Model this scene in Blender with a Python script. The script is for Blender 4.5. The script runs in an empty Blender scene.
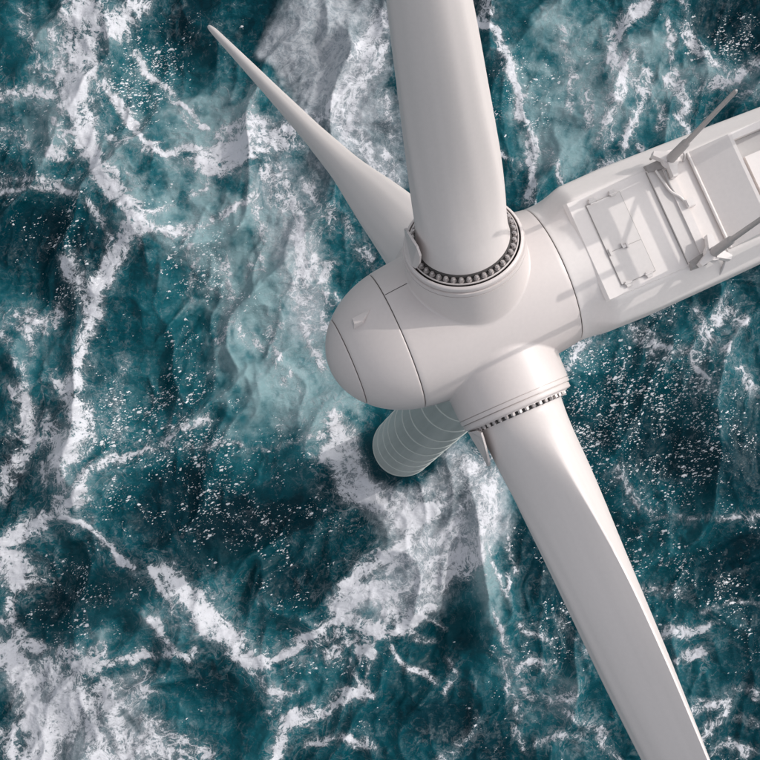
import bpy, bmesh, math, random
import numpy as np
from mathutils import Matrix, Vector

SC = bpy.context.scene
COL = SC.collection
R = math.radians
rng = np.random.default_rng(7)

# ------------------------------------------------------------------ camera
FPX = 1400.0                       # focal length in pixels of a 760 px wide picture
CAM_LOC = np.array([11.986798780394441, 4.3809084251773545, 136.96333651247394])
CAM_ROT = np.array([[-0.9162581745171747, -0.38999207374211964, 0.0915267176772747],
                    [0.397234529871809, -0.9140568673089097, 0.08188266973508496],
                    [0.051727032661629854, 0.11138323816330369, 0.9924303947120319]])
cd = bpy.data.cameras.new("camera")
cam = bpy.data.objects.new("camera", cd)
COL.objects.link(cam)
cd.sensor_width = 36.0
cd.lens = FPX / 760.0 * 36.0
cd.clip_start = 0.5
cd.clip_end = 20000
mw = Matrix.Identity(4)
for i in range(3):
    for j in range(3):
        mw[i][j] = CAM_ROT[i][j]
    mw[i][3] = CAM_LOC[i]
cam.matrix_world = mw
SC.camera = cam
SC.render.resolution_x = SC.render.resolution_y = 1024

# ------------------------------------------------------------------ sky, sun, exposure
SUN_EL, SUN_AZ = 37.0, -93.0       # the sun stands behind the nacelle (towards -X)
world = bpy.data.worlds.new("World")
SC.world = world
world.use_nodes = True
wn = world.node_tree
sky = wn.nodes.new("ShaderNodeTexSky")
sky.sky_type = 'NISHITA'
sky.sun_disc = False
sky.sun_elevation = R(SUN_EL)
sky.sun_rotation = R(SUN_AZ)
sky.dust_density = 2.5
sky.air_density = 1.0
hs = wn.nodes.new("ShaderNodeHueSaturation")
hs.inputs['Saturation'].default_value = 0.22
wn.links.new(sky.outputs[0], hs.inputs['Color'])
bg = wn.nodes['Background']
wn.links.new(hs.outputs[0], bg.inputs[0])
bg.inputs[1].default_value = 0.15
sd = bpy.data.lights.new("sun", 'SUN')
sd.energy = 1.25
sd.angle = R(0.4)
sd.color = (1.0, 0.95, 0.90)
sun = bpy.data.objects.new("sun", sd)
COL.objects.link(sun)
sdir = Vector((math.sin(R(SUN_AZ)) * math.cos(R(SUN_EL)), math.cos(R(SUN_AZ)) * math.cos(R(SUN_EL)), math.sin(R(SUN_EL))))
sun.rotation_euler = sdir.to_track_quat('Z', 'Y').to_euler()
sun.location = (-60, 0, 160)
SC.view_settings.view_transform = 'Standard'
SC.view_settings.look = 'None'
SC.view_settings.gamma = 1.0
SC.view_settings.exposure = 0.42

# ------------------------------------------------------------------ materials
def new_mat(name):
    m = bpy.data.materials.new(name)
    m.use_nodes = True
    nt = m.node_tree
    return m, nt, nt.nodes['Principled BSDF']

def paint(name, col, rough=0.42, coat=0.25, vary=0.05, scale=0.7, streak=0.0, bump=0.004):
    """painted glass fibre: faint mottling, roughness variation, slight orange peel"""
    m, nt, p = new_mat(name)
    N, L = nt.nodes, nt.links
    tc = N.new("ShaderNodeTexCoord")
    n1 = N.new("ShaderNodeTexNoise"); n1.inputs['Scale'].default_value = scale; n1.inputs['Detail'].default_value = 6
    n2 = N.new("ShaderNodeTexNoise"); n2.inputs['Scale'].default_value = 9.0; n2.inputs['Detail'].default_value = 5
    L.new(tc.outputs['Object'], n1.inputs['Vector']); L.new(tc.outputs['Object'], n2.inputs['Vector'])
    mx = N.new("ShaderNodeMath"); mx.operation = 'MULTIPLY_ADD'
    L.new(n1.outputs[0], mx.inputs[0]); mx.inputs[1].default_value = 0.7
    L.new(n2.outputs[0], mx.inputs[2])
    mr = N.new("ShaderNodeMapRange")
    mr.inputs[1].default_value = 0.5; mr.inputs[2].default_value = 1.2
    mr.inputs[3].default_value = 1.0 - vary; mr.inputs[4].default_value = 1.0 + vary
    L.new(mx.outputs[0], mr.inputs[0])
    last = mr.outputs[0]
    if streak > 0:
        mp = N.new("ShaderNodeMapping"); mp.inputs['Scale'].default_value = (3.0, 3.0, 0.06)
        L.new(tc.outputs['Object'], mp.inputs[0])
        n3 = N.new("ShaderNodeTexNoise"); n3.inputs['Scale'].default_value = 1.0; n3.inputs['Detail'].default_value = 4
        L.new(mp.outputs[0], n3.inputs['Vector'])
        m3 = N.new("ShaderNodeMapRange"); m3.inputs[1].default_value = 0.3; m3.inputs[2].default_value = 0.7
        m3.inputs[3].default_value = 1.0 - streak; m3.inputs[4].default_value = 1.0 + streak * 0.5
        L.new(n3.outputs[0], m3.inputs[0])
        mm = N.new("ShaderNodeMath"); mm.operation = 'MULTIPLY'
        L.new(last, mm.inputs[0]); L.new(m3.outputs[0], mm.inputs[1]); last = mm.outputs[0]
    vm = N.new("ShaderNodeVectorMath"); vm.operation = 'SCALE'
    vm.inputs[0].default_value = col
    L.new(last, vm.inputs['Scale'])
    L.new(vm.outputs[0], p.inputs['Base Color'])
    rr = N.new("ShaderNodeMapRange"); rr.inputs[3].default_value = rough - 0.06; rr.inputs[4].default_value = rough + 0.08
    L.new(n2.outputs[0], rr.inputs[0]); L.new(rr.outputs[0], p.inputs['Roughness'])
    p.inputs['Coat Weight'].default_value = coat
    p.inputs['Coat Roughness'].default_value = 0.25
    b = N.new("ShaderNodeBump"); b.inputs['Strength'].default_value = 0.25; b.inputs['Distance'].default_value = bump
    L.new(n2.outputs[0], b.inputs['Height']); L.new(b.outputs[0], p.inputs['Normal'])
    return m

M_LINE = paint("grey_sealant", (0.34, 0.315, 0.305), rough=0.7, coat=0.0, vary=0.1)
M_BLADE = paint("blade_gelcoat", (0.67, 0.615, 0.597), rough=0.46, coat=0.12, vary=0.025, scale=0.25, streak=0.035)
M_HUB = paint("hub_paint", (0.62, 0.562, 0.545), rough=0.45, coat=0.2, vary=0.03)
M_NAC = paint("nacelle_paint", (0.75, 0.70, 0.68), rough=0.5, coat=0.15, vary=0.035)
M_DECK = paint("deck_paint", (0.76, 0.71, 0.69), rough=0.62, coat=0.0, vary=0.03)
M_HATCH = paint("hatch_paint", (0.66, 0.62, 0.605), rough=0.6, coat=0.0, vary=0.04)
M_STEEL = paint("galvanised_steel", (0.36, 0.335, 0.325), rough=0.5, coat=0.0, vary=0.1, scale=4)
M_ROD = paint("mast_paint", (0.42, 0.39, 0.38), rough=0.5, coat=0.0, vary=0.08, scale=3)
M_CABLE_SHADE = paint("cable_tray_shade", (0.50, 0.48, 0.475), rough=0.6, coat=0.0, vary=0.05)
M_DARK = paint("rubber_seal", (0.035, 0.030, 0.030), rough=0.7, coat=0.0, vary=0.1)
M_BOLT_SHADE = paint("bolt_gap_shade", (0.05, 0.045, 0.044), rough=0.5, coat=0.0, vary=0.2, scale=5)  # near-black flange colour stands in for the shade between the bolts
M_BOLT = paint("bolt_zinc", (0.48, 0.44, 0.43), rough=0.33, coat=0.0, vary=0.08, scale=12)
M_BOLT.node_tree.nodes['Principled BSDF'].inputs['Metallic'].default_value = 0.6
M_TOWER = paint("tower_paint", (0.33, 0.36, 0.345), rough=0.55, coat=0.1, vary=0.07, scale=0.35, streak=0.08)
M_RING = paint("tower_ring_paint", (0.43, 0.46, 0.44), rough=0.55, coat=0.0, vary=0.08, scale=1.5)

# ------------------------------------------------------------------ mesh helpers
def link(name, me, mat=None, parent=None, smooth=True):
    o = bpy.data.objects.new(name, me)
    COL.objects.link(o)
    if mat is not None:
        me.materials.append(mat)
    if smooth:
        me.polygons.foreach_set("use_smooth", [True] * len(me.polygons))
    if parent is not None:
        o.parent = parent
    return o

def grid_mesh(name, P, closed_u=False, closed_v=False, cap0=False, cap1=False, flip=False):
    """P: (nu, nv, 3) lattice -> mesh; u runs along the shape, v around it"""
    nu, nv = P.shape[:2]
    idx = np.arange(nu * nv).reshape(nu, nv)
    I = idx if not closed_u else np.vstack([idx, idx[:1]])
    if closed_v:
        I = np.hstack([I, I[:, :1]])
    F = np.stack([I[:-1, :-1], I[1:, :-1], I[1:, 1:], I[:-1, 1:]], -1).reshape(-1, 4)
    if flip:
        F = F[:, ::-1]
    faces = F.tolist()
    if cap0:
        c = idx[0].tolist(); faces.append(c if not flip else c[::-1])
    if cap1:
        c = idx[-1].tolist(); faces.append(c[::-1] if not flip else c)
    me = bpy.data.meshes.new(name)
    me.from_pydata(P.reshape(-1, 3).tolist(), [], faces)
    me.validate()
    bm = bmesh.new(); bm.from_mesh(me)
    bmesh.ops.recalc_face_normals(bm, faces=bm.faces)
    bm.to_mesh(me); bm.free()
    return me

def lathe_x(name, prof, n=160):
    """revolve (x, r) profile about the X axis"""
    a = np.linspace(0, 2 * np.pi, n, endpoint=False)
    P = np.zeros((len(prof), n, 3))
    for i, (x, r) in enumerate(prof):
        P[i, :, 0] = x; P[i, :, 1] = r * np.sin(a); P[i, :, 2] = r * np.cos(a)
    return grid_mesh(name, P, closed_v=True)

def lathe_z(name, prof, n=96, closed=False, cap0=False, cap1=False):
    a = np.linspace(0, 2 * np.pi, n, endpoint=False)
    P = np.zeros((len(prof), n, 3))
    for i, (r, z) in enumerate(prof):
        P[i, :, 0] = r * np.cos(a); P[i, :, 1] = r * np.sin(a); P[i, :, 2] = z
    return grid_mesh(name, P, closed_u=closed, closed_v=True, cap0=cap0, cap1=cap1)

def bevelled(name, bm, w, seg=2, ang=25):
    if w > 0:
        es = [e for e in bm.edges if len(e.link_faces) == 2 and e.calc_face_angle(0) > R(ang)]
        bmesh.ops.bevel(bm, geom=es, offset=w, segments=seg, affect='EDGES', profile=0.6, clamp_overlap=True)
    bmesh.ops.recalc_face_normals(bm, faces=bm.faces)
    me = bpy.data.meshes.new(name)
    bm.to_mesh(me); bm.free()
    return me

def add_hull(bm, lo, hi):
    """two matching rings of points -> closed prism"""
    a = [bm.verts.new(p) for p in lo]; b = [bm.verts.new(p) for p in hi]
    n = len(a)
    bm.faces.new(a[::-1]); bm.faces.new(b)
    for i in range(n):
        bm.faces.new((a[i], a[(i + 1) % n], b[(i + 1) % n], b[i]))

def add_box(bm, x0, x1, y0, y1, z0, z1):
    add_hull(bm, [(x0, y0, z0), (x1, y0, z0), (x1, y1, z0), (x0, y1, z0)],
             [(x0, y0, z1), (x1, y0, z1), (x1, y1, z1), (x0, y1, z1)])

def box(name, ext, mat, parent, w=0.02, seg=2):
    bm = bmesh.new(); add_box(bm, *ext)
    return link(name, bevelled(name, bm, w, seg), mat, parent, smooth=False)

def add_tube(bm, p0, p1, r0, r1=None, n=16):
    r1 = r0 if r1 is None else r1
    p0, p1 = Vector(p0), Vector(p1)
    q = (p1 - p0).to_track_quat('Z', 'Y')
    ring = lambda c, r: [c + q @ Vector((r * math.cos(2 * math.pi * i / n), r * math.sin(2 * math.pi * i / n), 0)) for i in range(n)]
    add_hull(bm, ring(p0, r0), ring(p1, r1))

def tube_path(name, pts, r, mat, parent, n=10, sub=8):
    """smooth cable through points (Catmull-Rom)"""
    P = np.array(pts, float)
    E = np.vstack([2 * P[0] - P[1], P, 2 * P[-1] - P[-2]])
    out = []
    for i in range(1, len(E) - 2):
        for t in np.linspace(0, 1, sub, endpoint=False):
            a, b, c, d = E[i - 1], E[i], E[i + 1], E[i + 2]
            out.append(0.5 * ((2 * b) + (-a + c) * t + (2 * a - 5 * b + 4 * c - d) * t * t + (-a + 3 * b - 3 * c + d) * t ** 3))
    out.append(P[-1]); out = np.array(out)
    T = np.gradient(out, axis=0); T /= np.linalg.norm(T, axis=1)[:, None]
    up = np.array([0.3, 0.2, 1.0])
    A = np.cross(T, up); A /= np.linalg.norm(A, axis=1)[:, None]
    B = np.cross(T, A)
    ph = np.linspace(0, 2 * np.pi, n, endpoint=False)
    L = out[:, None] + r * (np.cos(ph)[None, :, None] * A[:, None] + np.sin(ph)[None, :, None] * B[:, None])
    return link(name, grid_mesh(name, L, closed_v=True, cap0=True, cap1=True), mat, parent)

def shade_by_angle(me, ang=35):
    """smooth faces with the sharp corners kept sharp"""
    bm = bmesh.new(); bm.from_mesh(me)
    for e in bm.edges:
        if len(e.link_faces) == 2 and e.calc_face_angle(0) > R(ang):
            e.smooth = False
    for f in bm.faces:
        f.smooth = True
    bm.to_mesh(me); bm.free()

# ================================================================== THE TURBINE
HUB = np.array([4.56, 0.0, 94.7])
turbine = bpy.data.objects.new("wind_turbine", None)
turbine.empty_display_size = 4
COL.objects.link(turbine)
turbine["label"] = "white three bladed offshore wind turbine on a grey green tower in foaming sea"
turbine["category"] = "wind turbine"

# ---------------------------------------------------------------- tower
TOP_Z = 92.9
def tower_r(z):
    return 2.93 + (1.38 - 2.93) * max(0.0, min(1.0, (z - 3) / (TOP_Z - 3)))
prof = [(2.93, -6.0), (2.93, 0.0)] + [(tower_r(z), z) for z in np.linspace(3, TOP_Z, 40)]
tower = link("tower", lathe_z("tower", prof, 96, cap1=True), M_TOWER, turbine)
zr = 2.3
k = 0
while zr < 90:
    r = tower_r(zr); b = 0.075
    ring = [(r - 0.05, zr - b), (r + 0.05, zr - b * 0.8), (r + 0.07, zr), (r + 0.05, zr + b * 0.8), (r - 0.05, zr + b)]
    link("flange_ring", lathe_z("flange_ring", ring, 80, closed=True), M_RING, tower)
    zr += 6.6 + 0.7 * math.sin(k * 2.3)
    k += 1

# ---------------------------------------------------------------- hub
hub_r = lambda x: 2.2 + 0.20 * (1 - (x / 2.6) ** 2)
xs = np.linspace(-2.56, 2.56, 40)
prof = [(-2.585, 2.05), (-2.585, 2.17), (-2.575, hub_r(-2.575) - 0.006)] + [(x, hub_r(x)) for x in xs] + \
       [(2.575, hub_r(2.575) - 0.006), (2.585, 2.17), (2.585, 2.05)]
me = lathe_x("hub", prof)
hub = link("hub", me, M_HUB, turbine)
hub.location = HUB.tolist()
def nose_r(x):
    return 2.26 * math.sqrt(max(0.0, 1 - ((x - 1.9) / 2.9) ** 2))
def shell_prof(x0, x1, n, closed_tip=False):
    q = []
    if not closed_tip:
        xs = np.linspace(x0, x1, n)
    else:
        t = np.linspace(math.asin((x0 - 1.9) / 2.9), math.pi / 2 - 0.004, n)
        xs = 1.9 + 2.9 * np.sin(t)
    q += [(x0, nose_r(x0) - 0.16), (x0, nose_r(x0) - 0.028), (x0 + 0.008, nose_r(x0) - 0.006)]
    q += [(x, nose_r(x)) for x in xs[1:]]
    if not closed_tip:
        q[-1] = (x1 - 0.008, nose_r(x1) - 0.006)
        q += [(x1, nose_r(x1) - 0.028), (x1, nose_r(x1) - 0.16)]
    return q
link("spinner_shell", lathe_x("spinner_shell", shell_prof(2.607, 4.172, 30)), M_HUB, hub)
link("nose_cap", lathe_x("nose_cap", shell_prof(4.192, 4.8, 24, True)), M_HUB, hub)
# dark rubber behind the joints
for x0, x1, r in ((2.5, 2.7, 2.155), (4.1, 4.26, nose_r(4.2) - 0.045), (-2.7, -2.5, 2.155)):
    link("joint_seal", lathe_x("joint_seal", [(x0, r - 0.1), (x0, r), (x1, r - (0.05 if x1 > 4 else 0)), (x1, r - 0.12)]), M_DARK, hub)
# lifting lug on the spinner: a small wedge
def hub_pt(x, deg, lift=0.0):
    r = (nose_r(x) if x > 2.6 else hub_r(x)) + lift
    return (x, r * math.sin(R(deg)), r * math.cos(R(deg)))
bm = bmesh.new()
lo = [hub_pt(3.06, -29.0, -0.04), hub_pt(3.48, -20.5, -0.04), hub_pt(3.80, -22.0, -0.04), hub_pt(3.78, -30.8, -0.04)]
hi = [hub_pt(3.14, -28.4, 0.02), hub_pt(3.50, -21.8, 0.11), hub_pt(3.73, -23.2, 0.19), hub_pt(3.71, -29.7, 0.17)]
add_hull(bm, lo, hi)
link("lifting_lug", bevelled("lifting_lug", bm, 0.012, 2), M_HUB, hub, smooth=False)
# thin lengthwise joint between spinner joint and collar, one per blade
for ang in (-28.8 - 4.0, 91.2 - 4.0, -148.8 - 4.0):
    bm = bmesh.new()
    xs = np.linspace(1.55, 2.57, 10)
    lo = [hub_pt(x, ang - 0.30, 0.003) for x in xs]; hi = [hub_pt(x, ang + 0.30, 0.003) for x in xs]
    P = np.array([lo, hi])
    link("lengthwise_joint", grid_mesh("lengthwise_joint", P), M_DARK, hub)
# collars: a short cup round each blade root, blended into the hub
ANG = (-28.81584189027789, 91.1841581097221, -148.81584189027785)   # from +Z towards +Y
def make_collar():
    n = 144
    ph = np.linspace(0, 2 * np.pi, n, endpoint=False)
    c, s = np.cos(ph), np.sin(ph)
    FIL, RC = 0.055, 1.81
    rows = []
    def surf(rr):
        x, y = rr * c, rr * s
        return np.sqrt(np.maximum(hub_r(x) ** 2 - y ** 2, 0.0))
    for d in np.linspace(1.0, 0.0, 9):                       # fillet
        rr = RC + FIL * d
        h = surf(rr) + FIL * (1 - math.sqrt(max(0.0, 1 - (1 - d) ** 2))) - (0.004 if d == 1.0 else 0)
        rows.append(np.stack([rr * c, rr * s, h], 1))
    base = rows[-1][:, 2]
    for t in np.linspace(0.12, 1.0, 8):                       # wall up to the first groove
        rows.append(np.stack([(RC - 0.02 * t) * c, (RC - 0.02 * t) * s, base + (3.02 - base) * t], 1))
    for r_, z_ in ((1.79, 3.03), (1.75, 3.034), (1.75, 3.05), (1.785, 3.054), (1.785, 3.07), (1.783, 3.17), (1.78, 3.18),
                   (1.70, 3.186), (1.70, 3.20), (1.735, 3.204), (1.745, 3.22), (1.742, 3.33), (1.725, 3.36), (1.675, 3.38), (1.665, 3.383), (1.652, 3.37), (1.65, 3.2), (1.65, 3.05)):
        rows.append(np.stack([r_ * c, r_ * s, np.full(n, z_)], 1))
    me = grid_mesh("collar", np.array(rows), closed_v=True)
    shade_by_angle(me, 40)
    return me
collar_me = make_collar()
collar_me.materials.append(M_HUB)
for a in ANG:
    o = bpy.data.objects.new("collar", collar_me)
    COL.objects.link(o); o.parent = hub
    o.rotation_euler = (-R(a), 0, 0)

# ---------------------------------------------------------------- blades
R_ROOT, R_TIP = 3.46, 56.6
def lerp_tab(x, tab):
    return float(np.interp(x, [t[0] for t in tab], [t[1] for t in tab]))
CHORD = [(3.4, 2.68), (7, 2.76), (12, 2.80), (17, 2.5), (24, 2.15), (34, 1.8), (44, 1.45), (52, 1.15), (55.4, 0.98), (56.2, 0.80), (56.6, 0.45)]
THICK = [(3.4, 1.0), (5, 0.97), (9, 0.82), (12, 0.72), (17, 0.54), (24, 0.46), (34, 0.43), (56.6, 0.42)]
TWIST = [(3.4, 10), (5, 10), (6.5, 13), (9, 21), (12, 22), (20, 23), (30, 24), (56.6, 24)]
BLEND = [(3.4, 0.0), (3.7, 0.0), (4.3, 0.35), (5.4, 0.8), (6.8, 1.0), (60, 1.0)]
def smooth_tab(x, tab, h):
    return sum(lerp_tab(x + d * h, tab) for d in (-1, -0.5, 0, 0.5, 1)) / 5
def naca(x, t):
    return 5 * t * (0.2969 * np.sqrt(x) - 0.126 * x - 0.3516 * x ** 2 + 0.2843 * x ** 3 - 0.1015 * x ** 4) + 0.004 * x
def make_blade():
    nv = 112
    u = np.linspace(0, 2 * np.pi, nv, endpoint=False)
    phi = u - 0.55 * np.sin(u) * 0.6 + 0.0                      # denser near the trailing edge (phi = 0)
    st = np.unique(np.concatenate([np.linspace(3.5, 5, 8), np.linspace(5, 18, 60), np.linspace(18, 52, 50), np.linspace(52, 56.6, 24)]))
    rows = []
    # flare of the root down to the bolt ledge
    for r_, z_ in ((1.385, 3.40), (1.385, 3.455), (1.375, 3.49), (1.355, 3.54), (1.345, 3.62)):
        rows.append(np.stack([np.sin(phi + R(10)) * -r_, np.cos(phi + R(10)) * -r_, np.full(nv, z_)], 1))
    for s in st:
        if s < 3.7:
            continue
        h = 1.0 if s > 5.5 else 0.3
        c = smooth_tab(s, CHORD, min(h, 56.6 - s + 1e-6)); t = smooth_tab(s, THICK, min(h, 56.6 - s + 1e-6)); tw = R(smooth_tab(s, TWIST, 1.0))
        b = smooth_tab(s, BLEND, 0.5 if s > 4.5 else 0.1)
        x = 0.5 * (1 + np.cos(phi))                               # 1 at the trailing edge, 0 at the leading edge
        yt = naca(x, t)
        camber = 0.035 * 4 * x * (1 - x) * b
        side = np.sign(np.sin(phi))
        ax = (x - 0.31) * c
        yt = yt * (1 + b * 0.022 * np.cos(13 * phi) * np.clip(-np.cos(phi) * 3 - 0.2, 0, 1))
        ay = (yt * np.where(np.abs(side) < .5, 0, side) + camber) * c
        rr = 1.34
        cx, cy = np.cos(phi) * rr, np.sin(phi) * rr
        X = (1 - b) * cx + b * ax; Y = (1 - b) * cy + b * ay
        # chord runs towards -y (trailing edge) and -x (downwind); suction side faces downwind
        px = -X * math.sin(tw) - Y * math.cos(tw)
        py = -X * math.cos(tw) + Y * math.sin(tw)
        pre = 0.12 * max(0.0, (s - 8) / 48) ** 2
        rows.append(np.stack([px + pre, py, np.full(nv, s)], 1))
    me = grid_mesh("blade", np.array(rows), closed_v=True, cap1=True)
    shade_by_angle(me, 48)
    return me
blade_me = make_blade(); blade_me.materials.append(M_BLADE)
# bolt with washer
bm = bmesh.new()
add_tube(bm, (0, 0, 0), (0, 0, 0.022), 0.088, n=12)
add_tube(bm, (0, 0, 0.022), (0, 0, 0.10), 0.072, 0.070, n=6)
add_tube(bm, (0, 0, 0.10), (0, 0, 0.135), 0.050, 0.034, n=8)
bolt_me = bevelled("bolt", bm, 0.0); shade_by_angle(bolt_me, 50); bolt_me.materials.append(M_BOLT)
flange_me = lathe_z("root_flange", [(1.34, 3.10), (1.57, 3.10), (1.57, 3.39), (1.56, 3.40), (1.42, 3.40), (1.412, 3.405), (1.408, 3.515), (1.395, 3.53), (1.34, 3.53)], 96, closed=True)  # includes a band on the blade base, painted shade behind the bolts
shade_by_angle(flange_me, 40); flange_me.materials.append(M_BOLT_SHADE)
rim_me = lathe_z("flange_lip", [(1.562, 3.37), (1.600, 3.37), (1.600, 3.40), (1.592, 3.412), (1.574, 3.412), (1.562, 3.40)], 96, closed=True)
shade_by_angle(rim_me, 40); rim_me.materials.append(M_HUB)
# drip shield: a curved leaf-shaped plate on the upwind side of the root
def make_shield():
    bm = bmesh.new()
    out = [(-27, 3.75), (-29, 3.58), (-24, 3.47), (-12, 3.44), (0, 3.40), (6, 3.40), (13, 3.50), (19, 3.85), (21, 4.20), (17, 4.48), (8, 4.60), (-3, 4.60), (-12, 4.50), (-21, 4.15)][::-1]
    def P(t, z, r):
        a = R(t)
        return (r * math.cos(a), r * math.sin(a), z)
    lean = lambda z: 1.61 - 0.10 * (z - 3.4)
    add_hull(bm, [P(t, z, lean(z)) for t, z in out], [P(t, z, lean(z) + 0.07) for t, z in out])
    me = bevelled("drip_shield", bm, 0.014, 2)
    return me
shield_me = make_shield(); shield_me.materials.append(M_HUB)
N_BOLT = 42
for a in ANG:
    bl = bpy.data.objects.new("blade", blade_me)
    COL.objects.link(bl); bl.parent = turbine
    bl.location = HUB.tolist(); bl.rotation_euler = (-R(a), 0, 0)
    for nm, m_ in (("root_flange", flange_me), ("flange_lip", rim_me), ("drip_shield", shield_me)):
        o = bpy.data.objects.new(nm, m_); COL.objects.link(o); o.parent = bl
    for i in range(N_BOLT):
        ph = 2 * math.pi * (i + 0.5) / N_BOLT
        o = bpy.data.objects.new("bolt", bolt_me); COL.objects.link(o); o.parent = bl
        o.location = (1.475 * math.cos(ph), 1.475 * math.sin(ph), 3.40)
        o.rotation_euler = (0, 0, rng.uniform(0, 6))

# ---------------------------------------------------------------- nacelle
def nacelle_section(hw, zt, zb):
    half = [(0, zt), (0.8, zt), (1.45, zt), (1.58, zt), (1.66, zt - 0.05), (1.90, zt - 0.36), (2.15, zt - 0.69), (2.22, zt - 0.82),
            (2.25, zt - 1.0), (2.25, zt - 1.7), (2.25, zt - 2.3), (2.22, zt - 3.0), (2.10, zb + 0.75), (1.85, zb + 0.32), (1.45, zb + 0.08), (0.8, zb), (0, zb)]
    half = [(y if y <= 1.5 else 1.5 + (y - 1.5) * (hw - 1.5) / 0.75, z) for y, z in half]
    full = half + [(-y, z) for y, z in half[::-1][1:-1]]
    P = np.array(full, float)
    # resample densely with rounded corners
    Q = P
    for _ in range(2):
        N_ = np.roll(Q, -1, 0)
        Q = np.stack([0.75 * Q + 0.25 * N_, 0.25 * Q + 0.75 * N_], 1).reshape(-1, 2)
    return Q
def polar(sec, th):
    a = np.arctan2(sec[:, 0], sec[:, 1]); r = np.hypot(sec[:, 0], sec[:, 1])
    o = np.argsort(a); a, r = a[o], r[o]
    return np.interp(th, np.concatenate([a - 2 * np.pi, a, a + 2 * np.pi]), np.concatenate([r, r, r]))
nth = 432
th = np.linspace(-np.pi, np.pi, nth, endpoint=False)
# more samples near the corners of the deck
rows = []
stations = [(-2.607, 0, 2.17), (-2.617, 0, 2.194), (-2.635, 0, 2.20)] + [(x, None, None) for x in np.linspace(-2.72, -4.2, 26)] + \
           [(x, None, None) for x in np.linspace(-4.5, -12.6, 20)]
for x, w_, rc in stations:
    t = min(1.0, max(0.0, (-x - 2.65) / 1.05)); w_ = t * t * (3 - 2 * t)
    hw = np.interp(-x, [2.6, 3.4, 5.0, 8.0, 10.7, 13], [2.2, 2.27, 2.31, 2.24, 2.15, 2.05])
    zt = 2.2; zb = np.interp(-x, [2.6, 5, 13], [-2.25, -2.5, -1.9])
    rb = polar(nacelle_section(hw, zt, zb), th)
    r0 = rc if rc else 2.20
    rr = (1 - w_) * r0 + w_ * rb
    rows.append(np.stack([np.full(nth, x), rr * np.sin(th), rr * np.cos(th)], 1))
last = rows[-1].copy()
for dx, sc_ in ((-0.15, 0.985), (-0.27, 0.95), (-0.33, 0.90)):
    q = last.copy(); q[:, 0] += dx; q[:, 1:] *= sc_; rows.append(q)
me = grid_mesh("nacelle", np.array(rows), closed_v=True, cap0=False, cap1=True)
nacelle = link("nacelle", me, M_NAC, turbine)
nacelle.location = HUB.tolist()
Z0 = 2.2
# yaw skirt between tower and nacelle
o = link("yaw_skirt", lathe_z("yaw_skirt", [(1.38, -2.75), (1.55, -2.70), (1.58, -2.45), (1.58, -1.9)], 72), M_NAC, nacelle)
o.location = (-4.56, 0, 0)
# raised non-slip deck
bm = bmesh.new()
add_hull(bm, [(-3.30, -1.575, Z0 - 0.06), (-3.30, 1.575, Z0 - 0.06), (-7.3, 1.575, Z0 - 0.06), (-7.3, -1.575, Z0 - 0.06)],
         [(-3.40, -1.55, Z0 + 0.03), (-3.40, 1.55, Z0 + 0.03), (-7.3, 1.55, Z0 + 0.03), (-7.3, -1.55, Z0 + 0.03)])
link("deck", bevelled("deck", bm, 0.02, 2), M_DECK, nacelle, smooth=False)
ZD = Z0 + 0.03
# roof hatch of two leaves in a frame
box("hatch_frame", (-5.00, -3.885, -1.285, 1.30, ZD - 0.02, ZD + 0.028), M_LINE, nacelle, 0.006)
box("hatch_leaf", (-4.985, -3.905, -1.27, 0.268, ZD, ZD + 0.040), M_HATCH, nacelle, 0.012)
box("hatch_leaf", (-4.985, -3.905, 0.282, 1.285, ZD, ZD + 0.040), M_HATCH, nacelle, 0.012)
for hx, hy, sg in ((-4.114, -1.28, -1), (-4.775, -1.27, -1), (-4.10, 1.285, 1), (-4.775, 1.27, 1)):
    bm = bmesh.new()
    add_box(bm, hx - 0.085, hx + 0.085, hy - 0.09 + sg * 0.05, hy + 0.09 + sg * 0.05, ZD, ZD + 0.085)
    add_tube(bm, (hx - 0.12, hy + sg * 0.03, ZD + 0.085), (hx + 0.12, hy + sg * 0.03, ZD + 0.085), 0.035, n=10)
    link("hatch_hinge", bevelled("hatch_hinge", bm, 0.01, 1), M_HATCH, nacelle, smooth=False)
bm = bmesh.new()
add_box(bm, -4.56, -4.50, 0.20, 0.36, ZD + 0.05, ZD + 0.10)
add_box(bm, -4.48, -4.36, 0.24, 0.32, ZD + 0.07, ZD + 0.105)
add_box(bm, -4.40, -4.36, 0.15, 0.30, ZD + 0.05, ZD + 0.11)
link("hatch_handle", bevelled("hatch_handle", bm, 0.01, 1), M_HATCH, nacelle, smooth=False)
bm = bmesh.new()
add_box(bm, -4.02, -3.95, 0.17, 0.38, ZD + 0.05, ZD + 0.095)
link("hatch_latch", bevelled("hatch_latch", bm, 0.01, 1), M_HATCH, nacelle, smooth=False)
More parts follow.
